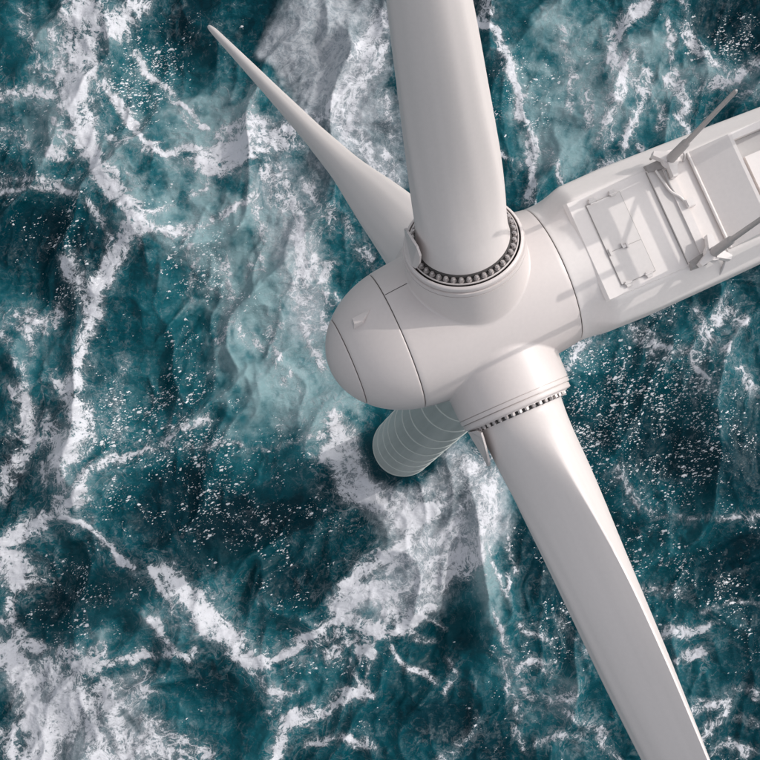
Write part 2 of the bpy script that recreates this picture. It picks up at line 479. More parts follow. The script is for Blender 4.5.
# cross beam: low tray plus an upright bar behind it
box("cross_tray", (-6.40, -5.98, -1.52, 1.52, ZD - 0.03, ZD + 0.10), M_HATCH, nacelle, 0.012)
box("cross_bar", (-6.66, -6.402, -1.46, 1.46, ZD - 0.03, ZD + 0.17), M_NAC, nacelle, 0.03, 3)
box("tray_seal", (-5.985, -5.955, -1.50, 1.50, ZD - 0.03, ZD + 0.012), M_LINE, nacelle, 0.0)
for sg in (-1, 1):
    bm = bmesh.new()
    add_hull(bm, [(-5.96, sg * 1.42, ZD - 0.1), (-6.46, sg * 1.36, ZD - 0.1), (-6.52, sg * 1.72, ZD - 0.1), (-6.00, sg * 1.70, ZD - 0.1)],
             [(-5.99, sg * 1.46, ZD + 0.15), (-6.46, sg * 1.38, ZD + 0.24), (-6.50, sg * 1.66, ZD + 0.24), (-6.02, sg * 1.66, ZD + 0.12)])
    link("beam_bracket", bevelled("beam_bracket", bm, 0.02, 2), M_STEEL, nacelle, smooth=False)
# junction box and cables
bm = bmesh.new()
add_box(bm, -6.86, -6.60, -0.27, -0.01, ZD, ZD + 0.30)
add_box(bm, -6.835, -6.625, -0.245, -0.035, ZD + 0.30, ZD + 0.325)
link("junction_box", bevelled("junction_box", bm, 0.02, 2), M_NAC, nacelle, smooth=False)
tube_path("cable", [(-6.20, -1.42, ZD + 0.20), (-6.28, -1.05, ZD + 0.17), (-6.36, -0.66, ZD + 0.2), (-6.52, -0.42, ZD + 0.24), (-6.62, -0.20, ZD + 0.2)], 0.038, M_NAC, nacelle)
tube_path("cable", [(-6.46, -1.30, ZD + 0.22), (-6.42, -0.9, ZD + 0.19), (-6.47, -0.5, ZD + 0.2), (-6.6, -0.33, ZD + 0.18), (-6.64, -0.15, ZD + 0.14)], 0.03, M_CABLE_SHADE, nacelle)
tube_path("cable", [(-6.80, -1.68, ZD + 0.52), (-7.02, -1.66, ZD + 0.50), (-7.14, -1.5, ZD + 0.34), (-7.14, -1.38, ZD + 0.04)], 0.035, M_CABLE_SHADE, nacelle)
tube_path("cable", [(-7.00, 1.46, ZD + 0.35), (-7.12, 1.56, ZD + 0.32), (-7.12, 1.72, ZD + 0.05), (-7.02, 1.98, ZD - 0.42), (-6.94, 2.12, ZD - 0.75)], 0.035, M_CABLE_SHADE, nacelle)
# raised housing behind the deck: sloped front, tray in the top with a vent inside
bm = bmesh.new()
HX0, HX1, HX2, HZ = -7.36, -8.46, -12.2, Z0 + 0.70
prof = [(HX0, Z0 - 0.06), (HX0, Z0 + 0.10), (HX1, HZ), (HX1 - 0.10, HZ + 0.015), (HX1 - 0.10, HZ - 0.38), (HX1 - 1.55, HZ - 0.38), (HX1 - 1.55, HZ + 0.015), (HX2, HZ), (HX2 - 0.4, Z0 - 0.06)]
def side(y):
    return [(x, y * (1.0 - 0.03 * (z > Z0 + 0.3)), z) for x, z in prof]
add_hull(bm, side(-1.56), side(1.56))
me = bevelled("rear_housing", bm, 0.025, 2); link("rear_housing", me, M_NAC, nacelle, smooth=False)
for sg in (-1, 1):
    bm = bmesh.new()
    y0, y1 = sorted((sg * 1.30, sg * 1.517))
    add_hull(bm, [(HX1 - 0.08, y0, HZ - 0.4), (HX1 - 0.08, y1, HZ - 0.4), (HX1 - 1.58, y1, HZ - 0.4), (HX1 - 1.58, y0, HZ - 0.4)],
             [(HX1 - 0.08, y0, HZ + 0.012), (HX1 - 0.08, y1, HZ + 0.012), (HX1 - 1.58, y1, HZ + 0.012), (HX1 - 1.58, y0, HZ + 0.012)])
    link("tray_wall", bevelled("tray_wall", bm, 0.015, 2), M_NAC, nacelle, smooth=False)
box("vent_plate", (HX1 - 1.5, HX1 - 0.12, -1.29, 1.29, HZ - 0.40, HZ - 0.34), M_CABLE_SHADE, nacelle, 0.01)  # darker grey floor: the shade inside the tray put into its colour
box("vent_panel", (HX1 - 1.42, HX1 - 0.24, -0.72, 1.2, HZ - 0.36, HZ - 0.12), M_NAC, nacelle, 0.03)
tube_path("lip_rail", [(HX0 + 0.03, -1.55, Z0 + 0.12), (HX0 + 0.03, 0, Z0 + 0.12), (HX0 + 0.03, 1.55, Z0 + 0.12)], 0.05, M_NAC, nacelle, n=12)

# ---------------------------------------------------------------- lightning rods (one each side)
def lightning_rod(y, turn):
    bm = bmesh.new()
    add_tube(bm, (0, 0, -0.1), (0, 0, 0.62), 0.15, 0.15, 20)
    root_me = bevelled("lightning_rod", bm, 0.015, 1); shade_by_angle(root_me, 40)
    t = link("lightning_rod", root_me, M_ROD, turbine, smooth=False)
    t.location = (HUB + np.array([-6.66, y, ZD])).tolist()
    bm = bmesh.new()
    add_tube(bm, (0, 0, 0.32), (0, 0, 0.56), 0.27, 0.25, 24)
    shade = bevelled("clamp_drum", bm, 0.03, 2); shade_by_angle(shade, 40)
    link("clamp_drum", shade, M_NAC, t, smooth=False)
    for i in range(3):
        a = turn + i * 2 * math.pi / 3
        bm = bmesh.new()
        d = Vector((math.cos(a), math.sin(a), 0)); e = Vector((-d.y, d.x, 0))
        lo, hi = [], []
        for rr, ww, zz, hh in ((0.10, 0.15, 0.33, 0.28), (0.54, 0.07, 0.20, 0.34)):
            for sgn in (-1, 1):
                lo.append((d * rr + e * ww * sgn, zz, hh))
        c0, c1, c3, c2 = lo[0], lo[1], lo[2], lo[3]
        order = [c0, c1, c2, c3]
        add_hull(bm, [Vector((v.x, v.y, z)) for v, z, h in order], [Vector((v.x, v.y, z + h)) for v, z, h in order])
        link("clamp_arm", bevelled("clamp_arm", bm, 0.02, 2), M_NAC, t, smooth=False)
        bm = bmesh.new()
        p = d * 0.48
        add_tube(bm, (p.x, p.y, -0.06), (p.x, p.y, 0.24), 0.04, n=10)
        link("clamp_foot", bevelled("clamp_foot", bm, 0), M_STEEL, t, smooth=True)
    bm = bmesh.new()
    add_tube(bm, (0, 0, 0.56), (0, 0, 2.15), 0.145, 0.125, 20)
    add_tube(bm, (0, 0, 2.15), (0, 0, 2.3), 0.125, 0.075, 20)
    me = bevelled("rod_sleeve", bm, 0.0); shade_by_angle(me, 40); link("rod_sleeve", me, M_ROD, t, smooth=False)
    bm = bmesh.new()
    add_tube(bm, (0, 0, 2.28), (0, 0, 6.7), 0.082, 0.058, 14)
    add_tube(bm, (0, 0, 6.7), (0, 0, 6.82), 0.058, 0.03, 14)
    me = bevelled("rod_mast", bm, 0.0); shade_by_angle(me, 40); link("rod_mast", me, M_ROD, t, smooth=False)
lightning_rod(-1.52, R(80))
lightning_rod(1.50, R(-100))

# ---------------------------------------------------------------- sensor frame on the rear roof (its shadow falls on the deck)
tan = math.tan(R(SUN_EL))
FX = -11.3
z_of = lambda xs: Z0 + (xs - FX) * tan                  # height that throws its shadow to xs on the deck
bm = bmesh.new()
zA, zB = z_of(-5.50), z_of(-4.18)
for y in (-1.45, 1.75):
    add_tube(bm, (FX, y, Z0), (FX, y, zB + 0.5), 0.16, n=14)
frame_me = bevelled("sensor_frame", bm, 0); shade_by_angle(frame_me, 40)
frame = link("sensor_frame", frame_me, M_ROD, turbine, smooth=False)
frame.location = HUB.tolist()
def fr_tube(nm, p0, p1, r):
    bm = bmesh.new(); add_tube(bm, p0, p1, r, n=12)
    me = bevelled(nm, bm, 0); shade_by_angle(me, 40); link(nm, me, M_ROD, frame, smooth=False)
fr_tube("frame_rail", (FX, -1.4, zA), (FX, 1.7, zA), 0.12)
fr_tube("frame_rail", (FX, -1.4, zB), (FX, 1.7, zB), 0.12)
fr_tube("frame_brace", (FX, -1.35, zA), (FX, 0.0, zB), 0.055)
fr_tube("frame_post", (FX, 0.43, zB), (FX, 0.43, z_of(-2.2)), 0.10)
bm = bmesh.new(); add_box(bm, FX - 0.2, FX + 0.2, -1.45, -0.55, zB + 0.12, zB + 0.62)
link("sensor_case", bevelled("sensor_case", bm, 0.04, 2), M_NAC, frame, smooth=False)

# ================================================================== THE SEA
def perlin(x, y, seed=0):
    """vectorised gradient noise, about -1..1"""
    x0 = np.floor(x).astype(np.int64); y0 = np.floor(y).astype(np.int64)
    fx, fy = (x - x0).astype(np.float32), (y - y0).astype(np.float32)
    ux, uy = fx * fx * fx * (fx * (fx * 6 - 15) + 10), fy * fy * fy * (fy * (fy * 6 - 15) + 10)
    tab = PERM[seed % len(PERM)]
    def g(ix, iy, dx, dy):
        h = tab[(tab[ix & 255] + iy) & 255]
        return GX[h] * dx + GY[h] * dy
    a = g(x0, y0, fx, fy); b = g(x0 + 1, y0, fx - 1, fy)
    c = g(x0, y0 + 1, fx, fy - 1); d = g(x0 + 1, y0 + 1, fx - 1, fy - 1)
    return ((a + ux * (b - a)) + uy * ((c + ux * (d - c)) - (a + ux * (b - a)))) * 1.5
_pr = np.random.default_rng(11)
PERM = [_pr.permutation(256) for _ in range(24)]
_ga = np.linspace(0, 2 * np.pi, 256, endpoint=False)
GX, GY = np.cos(_ga).astype(np.float32), np.sin(_ga).astype(np.float32)
def fbm(x, y, lam, octs, seed, gain=0.5):
    s = np.zeros(np.shape(x), np.float32); a = 1.0; tot = 0
    for o in range(octs):
        s += a * perlin(x / lam + 17.3 * o, y / lam - 9.1 * o, seed + o); tot += a
        a *= gain; lam *= 0.49
    return s / tot
def ridged(x, y, lam, octs, seed, gain=0.5):
    s = np.zeros(np.shape(x), np.float32); a = 1.0; tot = 0
    for o in range(octs):
        s += a * (1 - np.abs(perlin(x / lam + 5.7 * o, y / lam + 3.3 * o, seed + o))) ** 2; tot += a
        a *= gain; lam *= 0.5
    return s / tot
def sstep(a, b, x):
    t = np.clip((x - a) / (b - a), 0, 1); return t * t * (3 - 2 * t)

def on_sea(px, py):
    """a point of the survey sketch (760 units wide) -> metres on the water"""
    v = CAM_ROT @ np.array([px - 380.0, 380.0 - py, -FPX])
    t = -CAM_LOC[2] / v[2]
    return (CAM_LOC + t * v)[:2]
PX = 760.0 / 76.5                  # about ten sketch units to the metre

# foam streaks: (half width, density, points)
FOAM = [
 (24, .85, [(88,20),(80,45),(82,75)]), (15, .75, [(132,0),(128,18),(118,30),(100,30)]), (10,.8,[(130,2),(132,18)]),
 (17, 1.0, [(86,40),(84,70),(78,95),(84,120),(86,140)]), (12, .95, [(84,130),(90,152),(104,172),(120,194)]), (9, .9, [(104,172),(124,200),(138,216),(140,232)]),
 (14, .8, [(62,70),(72,95),(80,110)]), (16,.6,[(70,130),(82,150)]),
 (8, .75, [(0,96),(28,92),(58,97),(80,103)]), (7, .55, [(27,8),(27,28),(34,48),(40,66)]), (9,.5,[(0,134),(14,128),(24,140)]),
 (9,.55,[(40,70),(55,80),(50,100)]), (7,.5,[(45,150),(60,158),(70,140)]),
 (10, .9, [(138,230),(120,252),(108,272),(98,292),(94,312)]), (8, .75, [(94,312),(90,335),(84,358),(78,382)]),
 (9, .7, [(68,262),(78,282),(84,300)]), (4.5,.7,[(0,190),(22,183),(48,184),(66,190)]), (5, .65, [(66,190),(86,202),(102,218),(112,236),(108,250)]), (5,.6,[(0,180),(30,176),(60,186)]),
 (6, .7, [(142,234),(170,235),(200,228),(226,216),(252,200)]), (4,.5,[(150,222),(180,205),(215,185)]), (4,.45,[(160,240),(185,225)]),
 (4.5, .8, [(107,82),(118,100),(132,122),(146,142),(158,152)]), (7, .9, [(150,150),(172,153),(192,150),(204,158),(218,172)]),
 (6,.6,[(98,120),(108,136),(124,146),(132,140)]),
 (4.5, .75, [(136,48),(146,66),(160,80),(174,92),(190,112),(204,126)]), (4,.5,[(165,90),(178,108),(186,124)]),
 (15, 1.0, [(203,160),(226,152),(244,148)]), (13, .9, [(240,148),(262,142),(284,138),(300,128)]), (13,.9,[(232,132),(243,122),(258,128)]), (6,.7,[(214,138),(240,150),(268,152)]),
 (9,.85,[(208,172),(222,172),(242,162),(264,152)]), (4,.6,[(268,164),(272,178),(285,192),(295,214)]),
 (5,.9,[(386,52),(375,76),(356,90),(340,102),(326,122)]), (13,.8,[(338,118),(352,96),(368,60),(380,20)]), (6, .65, [(318,126),(334,110)]),
 (16,.62,[(346,120),(364,150),(384,178)]), (9,.7,[(372,160),(392,166),(388,150)]), (9,.6,[(385,100),(388,140)]),
 (15,.66,[(276,180),(292,205),(302,232),(304,262),(300,300)]), (9,.72,[(303,240),(300,275),(305,310),(312,344),(322,364)]), (7,.6,[(332,205),(325,232),(306,250)]), (6,.55,[(340,215),(352,240),(370,255)]),
 (7,.55,[(330,260),(322,284),(336,300)]), (6,.5,[(316,300),(326,330)]), (8,.6,[(310,180),(322,205),(318,240)]),
 (9,.6,[(4,312),(18,322),(32,334)]), (10,.65,[(28,318),(44,326),(56,312)]), (6,.55,[(0,332),(10,348),(22,368)]), (6,.5,[(36,340),(30,365),(20,384)]),
 (10,.75,[(20,384),(26,412),(22,446),(12,470)]), (8,.7,[(12,470),(4,500)]), (13,.85,[(66,384),(78,404),(84,432),(76,456)]), (13,.8,[(52,430),(58,450),(64,474)]), (8,.7,[(40,462),(52,482)]), (10,.5,[(4,430),(14,450)]),
 (7,.95,[(-5,546),(14,538),(32,529),(52,518)]), (6,.9,[(52,518),(70,510),(84,498),(90,482)]), (5.5,.9,[(88,484),(96,470),(112,464),(130,460)]), (4.5,.7,[(130,460),(152,450),(168,440),(190,430),(206,424)]), (5,.6,[(74,490),(58,512),(30,520)]),
 (3,.45,[(160,446),(200,449),(240,451),(280,449),(310,438),(336,426)]), (6,.7,[(338,432),(320,438)]),
 (3,1.0,[(70,520),(86,526),(98,538),(110,550),(122,563),(137,564)]), (3,.75,[(60,518),(70,520)]),
 (14,1.0,[(2,556),(14,566),(18,580)]), (7,.7,[(12,588),(6,606),(12,630),(24,640)]), (5,.6,[(0,620),(10,635)]),
 (3.5,.9,[(152,562),(160,580),(170,592),(176,606)]), (10,.95,[(166,572),(184,592),(196,608),(206,620)]), (12,.9,[(184,600),(206,612),(220,630),(236,646)]), (7,1.0,[(210,612),(224,632),(238,654),(252,664)]),
 (6,.8,[(156,620),(164,636),(172,650)]), (5,.7,[(100,662),(125,658),(150,655),(172,652)]), (6,.7,[(172,650),(186,660),(190,645)]),
 (6,.95,[(252,664),(272,660),(292,650),(306,638),(324,626),(342,616)]), (12,.95,[(344,606),(362,592),(378,588)]), (6,.7,[(254,668),(266,690),(280,700)]), (10,.7,[(318,640),(330,650),(336,636)]), (6,.7,[(360,660),(352,640),(338,640)]),
 (22,.9,[(30,760),(60,725),(70,700)]), (16,.95,[(8,650),(26,690),(30,720)]), (12,.85,[(76,690),(92,720),(100,770)]), (12,.8,[(100,690),(118,730),(130,770)]), (10,.7,[(6,740),(14,765)]), (14,.72,[(130,740),(160,750),(190,760)]), (16,.8,[(44,676),(64,690),(80,668)]), (12,.8,[(62,656),(84,660),(98,656)]),
 (16,.7,[(140,690),(126,700),(112,690)]), (12,.65,[(150,720),(176,744),(206,756)]), (8,.7,[(0,640),(20,642),(42,650)]), (10,.6,[(150,680),(142,672)]),
 (6,.9,[(276,762),(280,742),(284,724),(300,714)]), (6,.85,[(294,716),(316,712),(336,702),(352,692),(368,690)]), (5,.8,[(306,742),(330,736),(352,738),(372,748)]), (3,.6,[(376,620),(372,650),(370,672),(366,692)]), (4,.6,[(346,660),(356,680),(372,690)]),
 (11,.95,[(334,424),(342,440),(334,458)]), (8,.95,[(332,456),(340,474),(346,490),(350,496)]), (12,.9,[(352,494),(372,500),(390,508),(404,520)]), (15,.8,[(346,440),(356,468),(372,494)]), (18,.66,[(364,440),(372,475),(396,492)]), (6,.7,[(372,494),(380,506),(394,516)]),
 (14,1.0,[(404,520),(416,522),(428,512)]), (18,.60,[(424,500),(446,498),(462,486)]), (20,.56,[(446,470),(466,470),(482,464)]), (18,.60,[(410,545),(440,548),(462,530)]), (19,.64,[(376,570),(402,566),(428,560)]), (15,.72,[(370,586),(396,592),(420,588)]), (13,.66,[(384,610),(404,614),(422,600)]), (14,.85,[(440,580),(456,566),(466,548)]),
 (7,1.0,[(348,588),(362,574),(384,560),(404,546),(412,530)]), (8,.8,[(480,490),(482,520),(474,548),(466,574)]), (8,.8,[(466,486),(462,512),(452,528)]), (10,.66,[(490,470),(492,500),(484,534)]), (6,.95,[(370,632),(390,628),(412,618),(428,604)]), (10,.8,[(350,618),(366,630)]), (7,.7,[(366,640),(368,660)]),
 (3,.55,[(488,545),(492,570),(500,590),(505,575)]), (3,.5,[(506,520),(508,550),(512,572)]), (5,.5,[(490,600),(498,624),(506,650),(514,668)]), (5,.55,[(500,660),(512,690),(520,720)]), (3,.5,[(504,480),(500,500)]),
 (3.5,.75,[(392,648),(396,660),(408,672),(420,678),(432,684)]), (4,.7,[(444,694),(452,680),(448,664)]), (3,.55,[(424,616),(436,624),(446,634)]), (3.5,.6,[(408,622),(420,640),(436,646)]),
 (6,.7,[(524,690),(538,700),(556,700),(570,694)]), (6,.65,[(520,672),(530,664),(548,676)]), (4.5,.7,[(540,744),(558,736),(574,736),(586,728),(606,734)]), (6,.55,[(516,730),(524,750)]), (4,.6,[(560,706),(574,716),(584,728)]), (5,.5,[(600,740),(620,760)]), (4,.6,[(520,625),(532,635),(546,640)]),
 (6,.75,[(656,638),(670,634),(690,634),(706,628)]), (5,.75,[(672,660),(690,654),(702,652)]), (7,.7,[(692,708),(712,704),(730,702)]), (7,.7,[(700,740),(716,724),(728,716)]), (5,.6,[(726,694),(742,690),(760,694)]), (4,.55,[(640,640),(650,652)]), (6,.6,[(716,752),(734,744),(752,752)]), (4,.5,[(740,716),(762,724)]),
 (3.5,.5,[(628,490),(640,506),(658,516),(684,520),(716,517),(760,514)]), (5,.5,[(620,470),(630,490),(644,508)]), (3,.45,[(700,610),(730,600),(756,606)]),
 (4.5,.85,[(478,24),(490,30),(497,34),(498,50),(506,68)]), (6,.85,[(500,56),(512,78),(518,96),(519,118)]), (4.5,.8,[(519,118),(528,130),(536,142),(534,158)]), (6,.8,[(534,146),(530,166),(526,190),(524,204)]), (8,.6,[(545,152),(552,168),(560,180)]), (8,.7,[(484,0),(488,12),(476,22)]), (4,.5,[(490,150),(506,162),(528,168)]),
 (8,.85,[(654,0),(640,14),(626,26),(618,40)]), (9,.8,[(616,38),(612,56),(622,74),(620,88)]), (10,.7,[(622,84),(612,104),(608,122),(606,140)]), (8,.65,[(640,96),(632,120),(624,146)]), (7,.6,[(606,140),(612,156),(600,168)]), (11,.6,[(634,60),(646,72),(640,92)]), (7,.6,[(580,180),(602,168),(622,160)]), (6,.5,[(618,130),(640,150)]),
 (5,.7,[(666,20),(670,40),(674,60),(680,76)]), (7,.75,[(674,76),(684,88),(692,98),(686,106)]), (6,.6,[(680,110),(692,120),(690,130)]), (8,.65,[(684,30),(698,44),(712,58),(732,70)]), (8,.7,[(722,80),(742,72),(756,60)]), (5,.5,[(680,0),(690,20),(700,40)]), (6,.55,[(640,110),(656,100),(668,108),(656,126)]), (7,.55,[(700,84),(720,82)]), (6,.5,[(740,90),(758,96)]),
 (7,.6,[(564,372),(574,352),(590,338),(600,334)]), (9,.6,[(640,330),(660,346),(672,352)]), (8,.7,[(694,310),(702,330),(708,344)]), (9,.7,[(716,318),(730,310),(736,322)]), (7,.65,[(686,346),(698,358),(704,384)]), (7,.6,[(724,350),(738,370),(752,384)]), (6,.5,[(700,330),(720,306),(730,296)]), (6,.5,[(650,310),(672,320)]),
]
FOAM += [(10,.5,[(255,190),(262,230),(258,270)]), (8,.52,[(280,300),(270,340),(285,380)]), (8,.48,[(240,330),(262,350),(300,392)]), (14,.52,[(318,290),(330,330)]), (7,.5,[(225,260),(232,300),(220,340)]), (6,.5,[(186,240),(196,270),(190,300)]), (7,.5,[(60,30),(50,60)]), (8,.5,[(560,30),(575,70),(568,110)]), (7,.5,[(590,90),(585,130)]), (6,.5,[(120,440),(112,400),(125,360)]), (6,.48,[(300,690),(270,710)]), (7,.5,[(440,760),(470,735)]), (6,.48,[(620,600),(650,590),(690,596)]), (6,.5,[(560,620),(590,650)])]
# pale aerated water, and lit wave slopes painted in: (half width, strength, points)
AIR_LIT = [
 (40,.9,[(200,100),(225,120),(200,130)]), (44,.82,[(210,230),(250,235),(240,290)]), (50,.88,[(258,310),(290,330),(300,370)]), (40,.8,[(255,260),(290,250)]), (26,.5,[(150,225),(200,215)]),
 (34,.85,[(280,395),(320,400),(335,385)]), (26,.5,[(250,380),(210,370)]), (40,.5,[(40,40),(50,70),(40,110)]), (30,.5,[(120,60),(140,100)]), (28,.5,[(110,150),(140,190)]), (34,.45,[(30,140),(50,160)]),
 (22,.45,[(170,300),(150,360),(120,420)]), (40,.55,[(560,20),(570,60),(560,110)]), (42,.62,[(570,140),(590,120),(630,60)]), (30,.5,[(530,90),(550,150)]), (36,.5,[(670,60),(680,110)]), (24,.4,[(530,40),(560,30)]), (24,.5,[(720,70),(755,80)]),
 (18,.5,[(110,600),(100,630),(88,650)]), (22,.3,[(140,600),(145,640)]), (20,.32,[(230,470),(260,485),(290,480)]), (26,.22,[(220,560),(260,550)]), (22,.25,[(320,550),(340,520)]),
 (12,.75,[(488,530),(484,560),(488,600)]), (16,.5,[(490,600),(498,640),(505,680)]), (14,.55,[(497,470),(504,500)]), (24,.35,[(270,640),(262,690),(270,730)]), (24,.35,[(330,670),(310,690)]), (20,.55,[(384,590),(370,605)]), (14,.5,[(360,612),(372,622)]),
 (20,.4,[(560,690),(540,720)]), (30,.25,[(640,620),(700,640)]), (30,.25,[(700,330),(720,360)]), (24,.3,[(580,360),(610,345)]), (40,.25,[(60,540),(90,505)]), (26,.3,[(60,480),(120,440)]), (24,.35,[(190,440),(260,440)]), (24,.3,[(660,500),(720,505)]), (20,.3,[(640,560),(700,540)]), (30,.5,[(20,310),(40,350)]), (30,.3,[(440,640),(470,600)]), (30,.4,[(210,620),(230,600)]), (30,.35,[(160,690),(200,740)]),
]
# milky greyish foam just under the surface: smooth patches
MILK = [(26,.42,[(300,250),(306,330)]), (20,.4,[(260,200),(280,240)]), 
 (22,.95,[(286,52),(296,70),(316,84)]), (26,.9,[(304,40),(326,60),(344,76)]), (22,.85,[(330,96),(322,108)]), (34,.75,[(340,10),(370,20),(362,60)]), (26,.6,[(300,12),(330,24)]), (14,.9,[(272,50),(280,42)]), (30,.62,[(356,130),(384,120),(386,170)]), (26,.5,[(345,110),(366,170)]),
 (24,.55,[(284,178),(306,190),(318,160)]), (18,.5,[(296,230),(304,270),(306,320)]), (20,.5,[(270,130),(292,120)]),
 (26,.72,[(350,450),(362,480),(390,500)]), (34,.72,[(440,470),(466,488),(478,510)]), (36,.7,[(420,560),(450,540)]), (28,.7,[(390,590),(420,590)]), (20,.5,[(490,480),(492,520)]), (22,.5,[(350,600),(366,612)]), (24,.6,[(404,520),(420,540)]),
 (40,.62,[(60,740),(110,750)]), (26,.6,[(30,690),(60,700)]), (24,.5,[(130,720),(160,750)]), (18,.5,[(120,690),(134,684)]), (20,.45,[(186,600),(206,625)]), (16,.5,[(80,60),(84,110)]), (14,.5,[(0,566),(14,572)]), (18,.5,[(70,440),(60,470)]), (16,.6,[(226,155),(260,142)]), (30,.35,[(20,655),(44,690)]), (18,.3,[(622,60),(614,110)]),
]
# clusters of sun and sky glints, painted as pale dots
GLINT = [(60,.8,[(600,400),(620,460),(640,380)]), (60,.7,[(690,400),(720,440)]), (40,.6,[(560,380),(590,420)]), (40,.7,[(200,470),(250,460),(300,455)]), (30,.7,[(60,580),(70,600),(56,620)]), (30,.6,[(130,480),(110,510)]),
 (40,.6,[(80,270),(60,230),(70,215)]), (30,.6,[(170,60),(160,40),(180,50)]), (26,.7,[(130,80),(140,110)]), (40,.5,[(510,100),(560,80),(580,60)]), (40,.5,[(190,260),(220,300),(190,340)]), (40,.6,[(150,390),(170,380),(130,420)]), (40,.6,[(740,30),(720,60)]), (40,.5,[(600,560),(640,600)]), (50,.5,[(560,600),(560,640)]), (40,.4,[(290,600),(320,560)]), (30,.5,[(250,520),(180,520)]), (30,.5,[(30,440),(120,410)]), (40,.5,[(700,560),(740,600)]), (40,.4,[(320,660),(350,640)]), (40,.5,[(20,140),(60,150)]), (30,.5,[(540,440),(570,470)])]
# dark wave slopes and troughs, painted as darker water
DARK_SLOPE = [(30,.9,[(170,545),(230,525),(300,515),(330,500)]), (24,.8,[(200,560),(260,590),(300,570)]), (18,.9,[(120,600),(145,572)]), (26,.8,[(50,595),(100,580)]), (30,.7,[(20,230),(70,250),(60,290)]), (30,.85,[(190,20),(210,50),(200,70)]), (24,.6,[(160,340),(190,300),(180,370)]), (26,.7,[(180,480),(150,510)]), (26,.85,[(185,680),(220,700),(240,720)]), (30,.7,[(430,630),(450,650),(470,620)]), (26,.7,[(440,720),(480,740)]),
 (22,.9,[(700,105),(716,108)]), (30,.85,[(725,30),(750,40)]), (40,.5,[(720,560),(740,620)]), (30,.6,[(540,560),(560,600)]), (40,.5,[(700,470),(740,490)]), (24,.5,[(110,80),(130,110)]), (30,.6,[(330,560),(350,540)]), (20,.6,[(110,440),(130,400)]), (30,.6,[(650,440),(680,460)]), (20,.7,[(8,460),(40,500)]), (24,.6,[(0,20),(14,60)]), (20,.5,[(10,160),(50,170)])]
# wave shape: crests (+) and troughs (-): (half width, height in metres, points)
CREST = [(30,1.0,[(0,545),(60,515),(90,480),(140,455),(200,430),(260,400)]), (22,.8,[(70,520),(98,538),(137,564)]), (26,-1.2,[(137,566),(150,560)]), (24,.8,[(150,562),(180,600),(240,660)]), (26,.8,[(150,556),(220,520),(270,500),(330,470)]), (40,-.8,[(180,545),(260,540),(320,520)]), (30,.7,[(100,655),(104,620),(124,570)]), (24,.6,[(330,425),(280,448),(200,450)]),
 (30,.9,[(138,230),(105,285),(85,350),(70,470)]), (34,.7,[(90,20),(84,110),(138,220)]), (40,-.7,[(60,250),(40,290)]), (30,.6,[(138,232),(210,225),(268,190)]), (40,-.6,[(190,300),(160,370)]), (40,.8,[(200,160),(270,140),(340,100),(385,50)]), (40,-.7,[(150,110),(180,130)]), (40,-.8,[(220,40),(190,60)]), (34,.7,[(345,600),(405,545),(420,510)]), (24,.8,[(484,500),(486,560),(500,650)]), (40,-.8,[(450,620),(430,660)]), (40,-.8,[(20,600),(60,600)]),
 (34,.6,[(497,30),(519,110),(530,190)]), (40,.6,[(640,10),(615,60),(610,140)]), (40,-.7,[(720,30),(740,50)]), (30,-.5,[(700,105),(715,110)]), (44,-.7,[(560,450),(600,520)]), (36,.7,[(620,470),(650,512),(760,514)]), (40,-.7,[(700,560),(660,570)]), (40,.6,[(560,700),(680,640),(760,600)]), (40,.7,[(690,320),(720,380),(740,440)]), (40,-.6,[(640,420),(660,470)]), (30,.6,[(280,730),(330,705),(370,690)]), (40,-.6,[(230,710),(220,690)])]

# ---- lattice of the near water
NX, NY = 860, 860
gx = np.linspace(-64, 60, NX); gy = np.linspace(-68, 54, NY)
Xg, Yg = np.meshgrid(gx, gy, indexing='ij')
Xg = Xg.astype(np.float32); Yg = Yg.astype(np.float32)
# strokes are measured in a gently warped space so that no edge is a clean curve
wx = Xg + 0.80 * fbm(Xg, Yg, 6.0, 3, 1) + 0.55 * fbm(Xg, Yg, 2.0, 4, 3, 0.6)
wy = Yg + 0.80 * fbm(Xg, Yg, 6.0, 3, 2) + 0.55 * fbm(Xg, Yg, 2.0, 4, 4, 0.6)

def strokes(tab, mode, power=2.0, reach=2.6, flow=None):
    """rasterise the table on the lattice; each streak only touches its own window"""
    acc = np.zeros_like(Xg)
    for hw, val, pts in tab:
        P = np.array([on_sea(*p) for p in pts]); w = hw / PX
        rad = w * reach + 1.6
        i0, i1 = np.searchsorted(gx, [P[:, 0].min() - rad, P[:, 0].max() + rad])
        j0, j1 = np.searchsorted(gy, [P[:, 1].min() - rad, P[:, 1].max() + rad])
        if i1 <= i0 or j1 <= j0:
            continue
        sx, sy = wx[i0:i1, j0:j1], wy[i0:i1, j0:j1]
        best = np.full(sx.shape, 1e9, np.float32)
        for a, b in zip(P[:-1], P[1:]):
            d = b - a; L2 = max(float(d @ d), 1e-9)
            t = np.clip(((sx - a[0]) * d[0] + (sy - a[1]) * d[1]) / L2, 0, 1)
            q = (sx - a[0] - t * d[0]) ** 2 + (sy - a[1] - t * d[1]) ** 2
            if flow is not None:
                an = 2 * math.atan2(d[1], d[0]); g = np.exp(-q / (2 * (w * 1.5 + 0.8) ** 2)) * val
                flow[0][i0:i1, j0:j1] += g * math.cos(an); flow[1][i0:i1, j0:j1] += g * math.sin(an)
            best = np.minimum(best, q)
        v = val * np.exp(-(np.sqrt(best) / w) ** power * 0.7)
        A = acc[i0:i1, j0:j1]
        if mode == 'max':
            np.maximum(A, v, out=A)
        elif mode == 'soft':
            A[...] = 1 - (1 - A) * (1 - np.clip(v, 0, 0.97))
        else:
            A += v
    return acc
flow = [np.zeros_like(Xg), np.zeros_like(Xg)]
